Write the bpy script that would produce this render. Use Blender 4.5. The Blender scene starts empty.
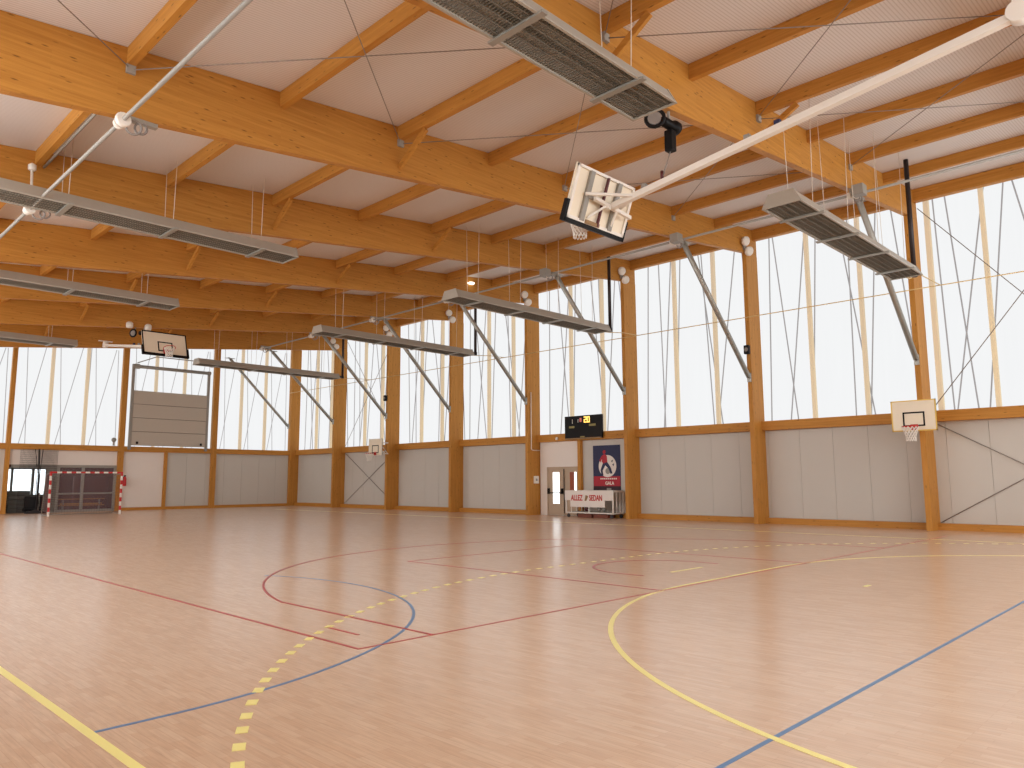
import bpy, math, random
from mathutils import Vector, Matrix
random.seed(7)
S = bpy.context.scene
C = S.collection

# ------------------------------------------------------------------ helpers
class MB:
    """collects shapes in world coordinates, then links them as one mesh object"""
    def __init__(s): s.v=[]; s.f=[]; s.m=[]; s.sm=[]
    def add(s, vs, fs, mi=0, smooth=False):
        o=len(s.v); s.v+= [tuple(v) for v in vs]
        for f in fs: s.f.append(tuple(i+o for i in f)); s.m.append(mi); s.sm.append(smooth)
        return s
    def box(s, lo, hi, mi=0):
        x0,y0,z0=lo; x1,y1,z1=hi
        vs=[(x0,y0,z0),(x1,y0,z0),(x1,y1,z0),(x0,y1,z0),(x0,y0,z1),(x1,y0,z1),(x1,y1,z1),(x0,y1,z1)]
        return s.add(vs,[(0,3,2,1),(4,5,6,7),(0,1,5,4),(1,2,6,5),(2,3,7,6),(3,0,4,7)],mi)
    def hexa(s, b, t, mi=0):
        return s.add(list(b)+list(t),[(0,3,2,1),(4,5,6,7),(0,1,5,4),(1,2,6,5),(2,3,7,6),(3,0,4,7)],mi)
    def bar(s, p, q, w, h, up=(0,0,1), mi=0):
        p=Vector(p); q=Vector(q); d=(q-p).normalized(); u=Vector(up)
        r=d.cross(u)
        if r.length<1e-4: r=d.cross(Vector((1,0,0)))
        r.normalize(); u=r.cross(d).normalized()
        b=[p-r*w/2-u*h/2,p+r*w/2-u*h/2,p+r*w/2+u*h/2,p-r*w/2+u*h/2]
        t=[x+(q-p) for x in b]
        return s.add(b+t,[(0,1,2,3),(4,7,6,5),(0,4,5,1),(1,5,6,2),(2,6,7,3),(3,7,4,0)],mi)
    def tube(s, pts, r, n=8, mi=0, cap=True, r2=None):
        pts=[Vector(p) for p in pts]; rings=[]
        ref=None
        for i,p in enumerate(pts):
            a=pts[max(0,i-1)]; b=pts[min(len(pts)-1,i+1)]
            d=(b-a).normalized()
            if ref is None:
                ref=d.cross(Vector((0,0,1)))
                if ref.length<1e-3: ref=d.cross(Vector((1,0,0)))
            x=(ref-d*ref.dot(d)).normalized(); y=d.cross(x); ref=x
            rr=r if r2 is None else r+(r2-r)*i/(len(pts)-1)
            rings.append([p+(x*math.cos(2*math.pi*k/n)+y*math.sin(2*math.pi*k/n))*rr for k in range(n)])
        vs=[v for g in rings for v in g]; fs=[]
        for i in range(len(pts)-1):
            for k in range(n):
                fs.append((i*n+k,i*n+(k+1)%n,(i+1)*n+(k+1)%n,(i+1)*n+k))
        s.add(vs,fs,mi,True)
        if cap:
            o=len(s.v)-len(vs)
            s.f.append(tuple(o+k for k in range(n))[::-1]); s.m.append(mi); s.sm.append(False)
            s.f.append(tuple(o+(len(pts)-1)*n+k for k in range(n))); s.m.append(mi); s.sm.append(False)
        return s
    def ring(s, c, R, r, ax=(0,0,1), N=28, n=6, mi=0):
        c=Vector(c); a=Vector(ax).normalized(); x=a.cross(Vector((0,1,0)))
        if x.length<1e-3: x=a.cross(Vector((1,0,0)))
        x.normalize(); y=a.cross(x)
        vs=[];fs=[]
        for i in range(N):
            t=2*math.pi*i/N; d=x*math.cos(t)+y*math.sin(t)
            for k in range(n):
                u=2*math.pi*k/n
                vs.append(c+d*(R+r*math.cos(u))+a*r*math.sin(u))
        for i in range(N):
            for k in range(n):
                fs.append((i*n+k,((i+1)%N)*n+k,((i+1)%N)*n+(k+1)%n,i*n+(k+1)%n))
        return s.add(vs,fs,mi,True)
    def poly(s, pts, mi=0): return s.add(pts,[tuple(range(len(pts)))],mi)
    def prism(s, pts, off, mi=0):
        n=len(pts); off=Vector(off); a=[Vector(p) for p in pts]; b=[p+off for p in a]
        return s.add(a+b,[tuple(range(n))[::-1],tuple(range(n,2*n))]+[(i,(i+1)%n,n+(i+1)%n,n+i) for i in range(n)],mi)
    def lathe(s, c, prof, ax=(0,0,1), n=16, mi=0):
        c=Vector(c); a=Vector(ax).normalized(); x=a.cross(Vector((0,1,0)))
        if x.length<1e-3: x=a.cross(Vector((1,0,0)))
        x.normalize(); y=a.cross(x); vs=[];fs=[]
        for r,h in prof:
            for k in range(n):
                t=2*math.pi*k/n; vs.append(c+a*h+(x*math.cos(t)+y*math.sin(t))*r)
        for i in range(len(prof)-1):
            for k in range(n): fs.append((i*n+k,i*n+(k+1)%n,(i+1)*n+(k+1)%n,(i+1)*n+k))
        s.add(vs,fs,mi,True)
        o=len(s.v)-len(vs)
        s.f.append(tuple(o+k for k in range(n))[::-1]); s.m.append(mi); s.sm.append(False)
        s.f.append(tuple(o+(len(prof)-1)*n+k for k in range(n))); s.m.append(mi); s.sm.append(False)
        return s
    def build(s, name, mat, parent=None, org=None, bevel=0):
        me=bpy.data.meshes.new(name)
        po=wpos(parent) if parent else Vector((0,0,0))
        if org is None:
            org=po if parent else Vector((0,0,0))
        org=Vector(org)
        me.from_pydata([tuple(Vector(v)-org) for v in s.v],[],s.f)
        mats=mat if isinstance(mat,(list,tuple)) else [mat]
        for m in mats: me.materials.append(m)
        for p,mi,sm in zip(me.polygons,s.m,s.sm): p.material_index=mi; p.use_smooth=sm
        me.update()
        o=bpy.data.objects.new(name,me); C.objects.link(o)
        if parent: o.parent=parent
        o.location=org-po
        if bevel:
            b=o.modifiers.new('Bevel','BEVEL'); b.width=bevel; b.segments=2; b.limit_method='ANGLE'
        return o

def wpos(o):
    p=Vector((0,0,0))
    while o is not None: p+=o.location; o=o.parent
    return p
def tag(o,label=None,cat=None,group=None,kind=None):
    if label: o['label']=label
    if cat: o['category']=cat
    if group: o['group']=group
    if kind: o['kind']=kind
    return o
def thing(name,loc,label,cat,group=None,kind=None):
    o=bpy.data.objects.new(name,None); C.objects.link(o); o.location=loc; o.empty_display_size=.2
    return tag(o,label,cat,group,kind)
def text_mesh(name,body,size,mat,parent,origin,right,up,ext=.004,bold=0.0,sx=1.0,align='CENTER'):
    cu=bpy.data.curves.new(name,'FONT'); cu.body=body; cu.size=size; cu.align_x=align; cu.align_y='CENTER'
    cu.extrude=ext; cu.offset=bold
    t=bpy.data.objects.new(name,cu); C.objects.link(t)
    bpy.context.view_layer.update()
    me=bpy.data.meshes.new_from_object(t.evaluated_get(bpy.context.evaluated_depsgraph_get()))
    C.objects.unlink(t); bpy.data.objects.remove(t)
    r=Vector(right).normalized(); u=Vector(up).normalized(); n=r.cross(u)
    org=Vector(origin); po=wpos(parent)
    for v in me.vertices:
        c=v.co.copy(); v.co=r*c.x*sx+u*c.y+n*c.z
    me.materials.clear(); me.materials.append(mat)
    o=bpy.data.objects.new(name,me); C.objects.link(o); o.parent=parent; o.location=org-po
    return o

# ------------------------------------------------------------------ materials
def srgb(r,g,b):
    f=lambda c:(c/255/12.92) if c/255<=.04045 else ((c/255+.055)/1.055)**2.4
    return (f(r),f(g),f(b),1)
def newmat(name):
    m=bpy.data.materials.new(name); m.use_nodes=True
    nt=m.node_tree; b=nt.nodes['Principled BSDF']; return m,nt,b
def plain(name,col,rough=.5,metal=0,spec=.5,noise=.06,scale=6):
    m,nt,b=newmat(name)
    b.inputs['Roughness'].default_value=rough; b.inputs['Metallic'].default_value=metal
    b.inputs['Specular IOR Level'].default_value=spec
    tc=nt.nodes.new('ShaderNodeTexCoord'); n=nt.nodes.new('ShaderNodeTexNoise'); n.inputs['Scale'].default_value=scale; n.inputs['Detail'].default_value=3
    nt.links.new(tc.outputs['Object'],n.inputs['Vector'])
    mx=nt.nodes.new('ShaderNodeMix'); mx.data_type='RGBA'
    mx.inputs[6].default_value=tuple(c*(1-noise) for c in col[:3])+(1,)
    mx.inputs[7].default_value=tuple(min(1,c*(1+noise)) for c in col[:3])+(1,)
    nt.links.new(n.outputs['Fac'],mx.inputs[0]); nt.links.new(mx.outputs[2],b.inputs['Base Color'])
    return m
def emit(name,col,strength):
    m=bpy.data.materials.new(name); m.use_nodes=True; nt=m.node_tree; nt.nodes.clear()
    o=nt.nodes.new('ShaderNodeOutputMaterial'); e=nt.nodes.new('ShaderNodeEmission')
    e.inputs['Color'].default_value=col; e.inputs['Strength'].default_value=strength
    nt.links.new(e.outputs[0],o.inputs[0]); return m
def wood(name,axis,c1,c2,rough=.55,lam=.045,knots=True,spec=.3):
    m,nt,b=newmat(name); L=nt.links.new; N=nt.nodes.new
    tc=N('ShaderNodeTexCoord'); oi=N('ShaderNodeObjectInfo')
    add=N('ShaderNodeVectorMath'); add.operation='ADD'
    sc=N('ShaderNodeVectorMath'); sc.operation='SCALE'; sc.inputs[0].default_value=(13.,7.,5.)
    L(oi.outputs['Random'],sc.inputs['Scale']); L(tc.outputs['Object'],add.inputs[0]); L(sc.outputs[0],add.inputs[1])
    sep=N('ShaderNodeSeparateXYZ'); L(add.outputs[0],sep.inputs[0])
    comb=N('ShaderNodeCombineXYZ')
    o={'x':('X','Z','Y'),'y':('Y','Z','X'),'z':('Z','X','Y')}[axis]
    for i,a in enumerate(o): L(sep.outputs[a],comb.inputs[i])
    mp=N('ShaderNodeMapping'); mp.inputs['Scale'].default_value=(.7,14,14); L(comb.outputs[0],mp.inputs['Vector'])
    n=N('ShaderNodeTexNoise'); n.inputs['Scale'].default_value=1.6; n.inputs['Detail'].default_value=5; n.inputs['Roughness'].default_value=.6
    L(mp.outputs[0],n.inputs['Vector'])
    br=N('ShaderNodeTexBrick'); br.inputs['Scale'].default_value=1
    br.inputs['Brick Width'].default_value=1.9; br.inputs['Row Height'].default_value=lam; br.inputs['Mortar Size'].default_value=0.0012
    br.inputs['Mortar Smooth'].default_value=.3; br.inputs['Bias'].default_value=0
    br.inputs['Color1'].default_value=(.38,.38,.38,1); br.inputs['Color2'].default_value=(.66,.66,.66,1); br.inputs['Mortar'].default_value=(.3,.3,.3,1)
    L(comb.outputs[0],br.inputs['Vector'])
    mix=N('ShaderNodeMath'); mix.operation='MULTIPLY_ADD'; mix.inputs[1].default_value=.55
    bw=N('ShaderNodeRGBToBW'); L(br.outputs['Color'],bw.inputs[0])
    L(n.outputs['Fac'],mix.inputs[0])
    h=N('ShaderNodeMath'); h.operation='MULTIPLY'; h.inputs[1].default_value=.45; L(bw.outputs[0],h.inputs[0]); L(h.outputs[0],mix.inputs[2])
    mx=N('ShaderNodeMix'); mx.data_type='RGBA'
    mx.inputs[6].default_value=c2; mx.inputs[7].default_value=c1
    mr=N('ShaderNodeMapRange'); mr.inputs['From Min'].default_value=.3; mr.inputs['From Max'].default_value=.7; L(mix.outputs[0],mr.inputs['Value'])
    L(mr.outputs[0],mx.inputs[0])
    last=mx.outputs[2]
    if knots:
        mk=N('ShaderNodeMapping'); mk.inputs['Scale'].default_value=(2.6,11,11); L(comb.outputs[0],mk.inputs['Vector'])
        vo=N('ShaderNodeTexVoronoi'); vo.inputs['Scale'].default_value=1; L(mk.outputs[0],vo.inputs['Vector'])
        r=N('ShaderNodeMapRange'); r.inputs['From Min'].default_value=.07; r.inputs['From Max'].default_value=.17; r.inputs['To Min'].default_value=.8; r.inputs['To Max'].default_value=0
        L(vo.outputs['Distance'],r.inputs['Value'])
        m2=N('ShaderNodeMix'); m2.data_type='RGBA'; L(r.outputs[0],m2.inputs[0]); L(last,m2.inputs[6]); m2.inputs[7].default_value=tuple(x*.35 for x in c2[:3])+(1,)
        last=m2.outputs[2]
    L(last,b.inputs['Base Color'])
    b.inputs['Roughness'].default_value=rough; b.inputs['Specular IOR Level'].default_value=spec
    return m

W1=(.61,.29,.056,1); W2=(.42,.17,.025,1)
M={}
M['wood_x']=wood('glulam_across',  'x',W1,W2)
M['wood_y']=wood('timber_along',   'y',W1,W2)
M['wood_z']=wood('glulam_upright', 'z',W1,W2)
M['wood_pale']=wood('pale_mullion_timber','z',(.94,.64,.19,1),(.89,.57,.15,1),knots=False)
M['panel']=plain('grey_wall_panel',srgb(203,199,191),.6,noise=.015,scale=1.5)
M['panel_white']=plain('white_wall_panel',srgb(236,228,220),.55,noise=.015)
M['white']=plain('white_paint',srgb(238,232,222),.4,noise=.02)
M['cream']=plain('cream_board',srgb(240,228,205),.45,noise=.03)
M['black']=plain('black_plastic',srgb(15,13,13),.5,spec=.2,noise=.1)
M['flue']=plain('dark_flue_metal',srgb(38,26,25),.45,noise=.15)
M['dark']=plain('dark_cloth',srgb(44,44,46),.8,noise=.2)
M['steel']=plain('galvanised_steel',srgb(168,166,158),.42,metal=.55,noise=.1,scale=14)
M['grey']=plain('grey_painted_metal',srgb(150,146,138),.5,noise=.05)
M['cable']=plain('grey_cable',srgb(138,130,124),.5,noise=.05)
M['shaftgrey']=plain('pale_grey_metal',srgb(160,156,148),.45,noise=.05)
M['wire']=plain('dark_stay_wire',srgb(112,100,102),.5,noise=.05)
M['chain']=plain('pale_cord',srgb(225,215,200),.5)
M['housing']=plain('heater_sheet_metal',srgb(178,172,160),.45,metal=.25,noise=.05)
M['reflector']=plain('heater_reflector',srgb(168,162,148),.5,metal=.2,noise=.12)
M['grille']=plain('heater_grille',srgb(112,108,98),.6,metal=.1,noise=.1)
M['gas']=plain('yellow_gas_pipe',srgb(220,190,128),.45)
M['red']=plain('red_paint',srgb(200,38,40),.45)
M['rim']=plain('red_rim',srgb(196,40,34),.4)
M['maroon']=plain('maroon_cover',srgb(92,40,44),.6,noise=.15)
M['net']=plain('white_net',srgb(240,236,228),.8)
M['darknet']=plain('dark_net',srgb(40,36,38),.9)
M['door']=plain('taupe_door',srgb(186,164,140),.5,noise=.03)
M['roll']=plain('sectional_grey',srgb(190,180,166),.55,noise=.02)
M['yellow']=plain('court_yellow',srgb(245,231,146),.35,noise=.03)
M['redline']=plain('court_red',srgb(176,62,60),.35,noise=.05)
M['blueline']=plain('court_blue',srgb(92,128,168),.35,noise=.05)
M['yellowedge']=plain('yellow_edging',srgb(232,196,96),.5)
M['navy']=plain('banner_navy',srgb(36,42,80),.6,noise=.35,scale=2.5)
M['bannerred']=plain('banner_red',srgb(180,36,54),.6,noise=.2)
M['bannerdark']=plain('banner_dark',srgb(48,20,32),.6,noise=.1)
M['letterred']=plain('letter_red',srgb(196,44,36),.6)
M['gold']=plain('dull_gold',srgb(150,118,78),.6)
M['rubber']=plain('wheel_rubber',srgb(50,46,46),.6)
M['box']=plain('brown_crate',srgb(120,62,44),.6,noise=.2)
M['mat_blue']=plain('grey_mat',srgb(110,112,108),.7,noise=.2)
M['light']=emit('emergency_light',(1,.95,.85,1),3)
M['digit']=emit('orange_digit',(1,.55,.12,1),2.2)
M['digitred']=emit('red_digit',(1,.25,.2,1),.9)
M['digitw']=plain('unlit_caption',srgb(150,140,84),.6)
M['dayglass']=emit('daylit_door_glass',(.97,1,1,1),2.2)
M['storeglass']=emit('store_window_daylight',(.86,.95,1,1),2.3)
M['brownglass']=plain('brown_panel',srgb(150,66,28),.4)

# polycarbonate sheeting: part diffusing (lit by the day outside), part see-through
def polycarb(name,strength,clear,col=(1,.995,.985,1)):
    m=bpy.data.materials.new(name); m.use_nodes=True; nt=m.node_tree; nt.nodes.clear(); L=nt.links.new; N=nt.nodes.new
    o=N('ShaderNodeOutputMaterial'); e=N('ShaderNodeEmission'); e.inputs['Color'].default_value=col; e.inputs['Strength'].default_value=strength
    t=N('ShaderNodeBsdfTransparent'); mx=N('ShaderNodeMixShader'); mx.inputs[0].default_value=clear
    tc=N('ShaderNodeTexCoord'); mp=N('ShaderNodeMapping'); mp.inputs['Scale'].default_value=(3,3,.25)
    n=N('ShaderNodeTexNoise'); n.inputs['Scale'].default_value=1.5; L(tc.outputs['Object'],mp.inputs[0]); L(mp.outputs[0],n.inputs['Vector'])
    r=N('ShaderNodeMapRange'); r.inputs['To Min'].default_value=strength*.94; r.inputs['To Max'].default_value=strength*1.06
    L(n.outputs['Fac'],r.inputs['Value']); L(r.outputs[0],e.inputs['Strength'])
    L(e.outputs[0],mx.inputs[1]); L(t.outputs[0],mx.inputs[2]); L(mx.outputs[0],o.inputs[0]); return m
M['poly']=polycarb('polycarbonate_sheet',.78,.82)
M['polyfill']=polycarb('polycarbonate_fill_glow',4.6,.0,(1,1,1,1))  # added glow on the unseen opposite side, evens the light down the hall
M['polyrear']=polycarb('polycarbonate_rear',3.9,.0,(1,1,1,1))  # rear glow raised well above the visible sheets to light the hall

# floor: short oak-look strips running down the hall
def floor_mat():
    m,nt,b=newmat('wood_strip_sports_floor'); L=nt.links.new; N=nt.nodes.new
    tc=N('ShaderNodeTexCoord'); sep=N('ShaderNodeSeparateXYZ'); L(tc.outputs['Object'],sep.inputs[0])
    cb=N('ShaderNodeCombineXYZ'); L(sep.outputs['Y'],cb.inputs[0]); L(sep.outputs['X'],cb.inputs[1])
    br=N('ShaderNodeTexBrick'); br.inputs['Scale'].default_value=1; br.offset=.37; br.offset_frequency=3
    br.inputs['Brick Width'].default_value=.34; br.inputs['Row Height'].default_value=.052; br.inputs['Mortar Size'].default_value=.0012
    br.inputs['Color1'].default_value=srgb(217,185,156); br.inputs['Color2'].default_value=srgb(209,174,144); br.inputs['Mortar'].default_value=srgb(196,160,132)
    L(cb.outputs[0],br.inputs['Vector'])
    mp=N('ShaderNodeMapping'); mp.inputs['Scale'].default_value=(2.2,26,1); L(cb.outputs[0],mp.inputs[0])
    n=N('ShaderNodeTexNoise'); n.inputs['Scale'].default_value=2; n.inputs['Detail'].default_value=5; L(mp.outputs[0],n.inputs['Vector'])
    r=N('ShaderNodeMapRange'); r.inputs['To Min'].default_value=.74; r.inputs['To Max'].default_value=1.20; L(n.outputs['Fac'],r.inputs['Value'])
    n2=N('ShaderNodeTexNoise'); n2.inputs['Scale'].default_value=.35; L(tc.outputs['Object'],n2.inputs['Vector'])
    r2=N('ShaderNodeMapRange'); r2.inputs['To Min'].default_value=.95; r2.inputs['To Max'].default_value=1.05; L(n2.outputs['Fac'],r2.inputs['Value'])
    mu=N('ShaderNodeMath'); mu.operation='MULTIPLY'; L(r.outputs[0],mu.inputs[0]); L(r2.outputs[0],mu.inputs[1])
    v=N('ShaderNodeVectorMath'); v.operation='SCALE'; L(br.outputs['Color'],v.inputs[0]); L(mu.outputs[0],v.inputs['Scale'])
    L(v.outputs[0],b.inputs['Base Color'])
    b.inputs['Roughness'].default_value=.24; b.inputs['Specular IOR Level'].default_value=.75
    bp=N('ShaderNodeBump'); bp.inputs['Strength'].default_value=.06; bp.inputs['Distance'].default_value=.002; L(n.outputs['Fac'],bp.inputs['Height']); L(bp.outputs[0],b.inputs['Normal'])
    return m
M['floor']=floor_mat()
def deck_mat():
    m,nt,b=newmat('ribbed_roof_deck'); L=nt.links.new; N=nt.nodes.new
    tc=N('ShaderNodeTexCoord'); sep=N('ShaderNodeSeparateXYZ'); L(tc.outputs['Object'],sep.inputs[0])
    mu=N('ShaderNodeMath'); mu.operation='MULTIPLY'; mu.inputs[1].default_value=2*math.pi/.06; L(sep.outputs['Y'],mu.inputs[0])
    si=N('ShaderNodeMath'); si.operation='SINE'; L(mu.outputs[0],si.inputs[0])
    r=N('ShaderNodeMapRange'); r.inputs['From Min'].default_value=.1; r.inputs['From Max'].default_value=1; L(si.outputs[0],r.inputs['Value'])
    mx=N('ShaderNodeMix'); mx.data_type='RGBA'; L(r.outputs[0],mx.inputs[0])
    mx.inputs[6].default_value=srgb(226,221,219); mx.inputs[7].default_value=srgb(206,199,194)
    L(mx.outputs[2],b.inputs['Base Color']); b.inputs['Roughness'].default_value=.6
    return m
M['deck']=deck_mat()

# ------------------------------------------------------------------ layout
X0,X1=-2.6,25.85           # inner faces of the long walls
Y0,Y1=-4.9,45.35           # inner faces of the end walls
PX=25.0                    # front of the tall posts
POSTY=[1.55,7.02,12.53,18.02,23.55,28.9,34.31,39.75]
deck=lambda x:8.22+.1*x
bbot=lambda x:6.98+.1125*x
ROWS=[1.12,3.85,6.55,9.3,12.0,14.75,17.4,20.1,22.8]
ordn=['first','second','third','fourth','fifth','sixth','seventh','eighth','ninth','tenth']

# floor, ceiling, walls
fl=tag(MB().box((X0-.3,Y0-.3,-.2),(X1+.3,50,0)).build('floor',M['floor']),'wood strip sports hall floor with coloured court lines','floor',kind='structure')
cm=MB(); a,b=X0-.3,X1+.6
cm.hexa([(a,Y0-.3,deck(a)),(b,Y0-.3,deck(b)),(b,Y1+.4,deck(b)),(a,Y1+.4,deck(a))],[(a,Y0-.3,deck(a)+.2),(b,Y0-.3,deck(b)+.2),(b,Y1+.4,deck(b)+.2),(a,Y1+.4,deck(a)+.2)])
tag(cm.build('ceiling',M['deck']),'pale ribbed metal roof deck above the timber beams','ceiling',kind='structure')

def panelled(name,x0,x1,y,z0,z1,axis,label,step=1.15,gap=.008,th=.1,skip=()):
    """wall of upright panels with open joints; axis says along which axis it runs"""
    m=MB(); s=x0
    while s<x1-.05:
        e=min(s+step,x1)
        if not any(a<=(s+e)/2<=b for a,b in skip):
            if axis=='y': m.box((y,s+gap/2,z0),(y+th,e-gap/2,z1))
            else: m.box((s+gap/2,y,z0),(e-gap/2,y+th,z1))
        s=e
    if axis=='y': m.box((y+th*.4,x0,z0),(y+th*.95,x1,z1)) if not skip else None
    else: m.box((x0,y+th*.4,z0),(x1,y+th*.95,z1)) if not skip else None
    return tag(m.build(name,M['panel']),label,'wall',kind='structure')
panelled('wall_right',Y0,45.5,X1,0,3.62,'y','grey panelled lower wall below the tall side windows')
panelled('wall_far',17.38,25.17,Y1,0,3.5,'x','grey panelled lower wall at the far end')
panelled('wall_rear',X0,X1,Y0-.1,0,3.5,'x','grey panelled rear wall behind the viewpoint')
panelled('wall_left',Y0,45.2,X0-.1,0,3.5,'y','grey panelled wall opposite the tall windows')
panelled('wall_far_left',-2.6,9.4,Y1,0,3.5,'x','grey panelled end wall beside the store opening')

# ledges and plinths on the long wall, one per bay
ys=[-4.9]+POSTY+[45.25]
for i in range(len(ys)-1):
    y0,y1=ys[i]+.081,ys[i+1]-.081
    tag(MB().box((25.58,y0,3.3),(X1+.05,y1,3.63)).build('trim_%d'%(i+1),M['wood_y'],org=(25.6,y0,3.3)),kind='structure',cat='trim',label='timber ledge under the side window, %s bay of the long wall from the near end'%ordn[i])
    if not(20<(y0+y1)/2<21.5):
        tag(MB().box((25.58,y0,0),(X1+.02,y1,.2)).build('baseboard_%d'%(i+1),M['wood_y'],org=(25.6,y0,0)),kind='structure',cat='baseboard',label='timber plinth along the foot of the long wall, %s bay from the near end'%ordn[i])
tag(MB().box((25.58,18.11,0),(X1+.02,21.08,.2)).build('baseboard_5',M['wood_y'],org=(25.6,18,0)),kind='structure',cat='baseboard',label='short timber plinth on the wall behind the white trolley')

# ------------------------------------------------------------------ posts and beams
P_ORD=['off-frame','nearest','second','third','fourth','fifth','sixth','seventh']
for i,y in enumerate(POSTY):
    nm=['timber post of the window wall before the nearest basket','tall timber post carrying the near wall basket and ending by the right heater','slim timber post between the near wall basket and the scoreboard bay','tall timber post just right of the trolley and poster','tall timber post left of the double door with white switch box','tall timber post one bay beyond the double door','tall timber post holding the far wall basket','tall timber post one bay from the far corner'][i]
    tag(MB().box((PX,y-.08,0),(X1-.002,y+.08,bbot(25)-(.204 if 39<y<40 else .004))).build('glulam_post',M['wood_z'],org=(PX+.4,y,0)),nm,'post','glulam posts of the window wall')
tag(MB().box((25.18,45.2,0),(25.848,45.5,10.38)).build('glulam_post',M['wood_z'],org=(25.5,45.3,0)),'timber post standing in the far corner of the hall','post','glulam posts of the window wall')
BY=[-3.9]+POSTY+[45.32]
BL=['timber roof beam at the rear end wall','timber roof beam overhead just before the near heaters','nearest big timber roof beam, running to the near basket post','second big timber roof beam from the viewpoint, behind the hoist','third big timber roof beam, passing behind the left long heater','fourth big timber roof beam from the viewpoint','fifth big timber roof beam from the viewpoint','sixth big timber roof beam, above the far basketball board','seventh roof beam, last before the far end wall','timber roof beam sitting on the far end wall']
for y,l in zip(BY,BL):
    m=MB(); lo=.2 if 39<y<40 else (-.62 if y>45 else 0)
    bbot=lambda x,lo=lo:6.98+.1125*x-lo
    vs=[(X0+.02,bbot(X0)),(PX-.02,bbot(PX)),(X1-.02,bbot(PX)),(X1-.02,deck(X1)-.005),(X0+.02,deck(X0)-.005)]
    m.prism([(x,y-.081,z) for x,z in vs],(0,.162,0))
    tag(m.build('roof_beam',M['wood_x'],org=(12,y,bbot(12))),l,'beam','glulam roof beams',kind='thing')
bbot=lambda x:6.98+.1125*x

# purlins
HEAD=dict(zip(range(9),['before the nearest roof beam','between nearest and second roof beams','between second and third roof beams','between third and fourth roof beams','between fourth and fifth roof beams','between fifth and sixth roof beams','between sixth and seventh roof beams','between seventh roof beam and end wall']))
for b in range(1,9):
    y0,y1=BY[b]+.083,BY[b+1]-.083
    for k,x in enumerate(ROWS):
        if (b>=3 and x<2) or (b>=6 and x<6): continue
        o=MB()
        z=deck(x)
        o.box((x-.06,y0,z-.32),(x+.06,y1,z-.01))
        n=len(ROWS)-1-k
        tag(o.build('roof_purlin',M['wood_y'],org=(x,y0,z-.3)),'timber purlin %s, %s from the window wall'%(HEAD[b-1],ordn[n]),'purlin','timber roof purlins')
    tag(MB().box((25.5,y0,10.36),(25.72,y1,deck(25.5)-.01)).build('edge_purlin',M['wood_y'],org=(25.6,y0,10.4)),'timber eaves beam above the side windows, %s'%HEAD[b-1],'purlin','timber eaves beams')

# knee braces under purlins
for b in range(2,9):
    y=BY[b]
    for x in (9.3,14.75,20.1):
        if x>20 or (b==3 and x>14): continue
        m=MB(); m.bar((x,y-.09,bbot(x)+.2),(x,y-.97,deck(x)-.36),.07,.12)
        tag(m.build('knee_brace',M['wood_y'],org=(x,y-.1,bbot(x)+.2)),'short slanted timber brace on the %s roof beam, the %s one'%(P_ORD[b-1] if b<8 else 'last','left' if x<10 else 'right'),'brace','timber knee braces')

# ------------------------------------------------------------------ windows of the long wall
def wire(m,p,q,r=.024): m.tube([p,q],r,5,cap=False)
for i in range(len(ys)-1):
    y0,y1=ys[i]+.08,ys[i+1]-.08
    w=thing('window_%d'%(i+1),(25.95,y0,3.6),'tall white polycarbonate window in the %s bay of the long wall from the near end'%ordn[i],'window',kind='structure')
    MB().box((25.90,y0,3.6),(25.915,y1,10.75)).build('glazing_sheet',M['poly'],w)
    d=(y1-y0)/3
    for k in (1,2):
        yy=y0+d*k
        MB().box((25.96,yy-.06,3.6),(26.12,yy+.06,10.6)).build('mullion',M['wood_pale'],w)
    if i in (1,2,): MB().box((25.96,y1-.30,3.6),(26.14,y1-.16,10.6)).build('mullion',M['wood_pale'],w) if i==1 else None
    zt,zb=10.7,3.5; X=26.2
    for (ya,yb) in ((.06,.06),(.13,.24),(.30,.16),(.41,.30),(.60,.60),(.50,.68),(.80,.66),(.86,.97)):
        ya=min(.98,max(.02,ya+random.uniform(-.05,.05))); yb=min(.98,max(.02,yb+random.uniform(-.05,.05)))
        yy0=y1-ya*(y1-y0); yy1=y1-yb*(y1-y0)
        m=MB(); wire(m,(X,yy0,zt),(X,yy1,zb)); m.build('stay_wire',M['wire'],w)

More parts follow.
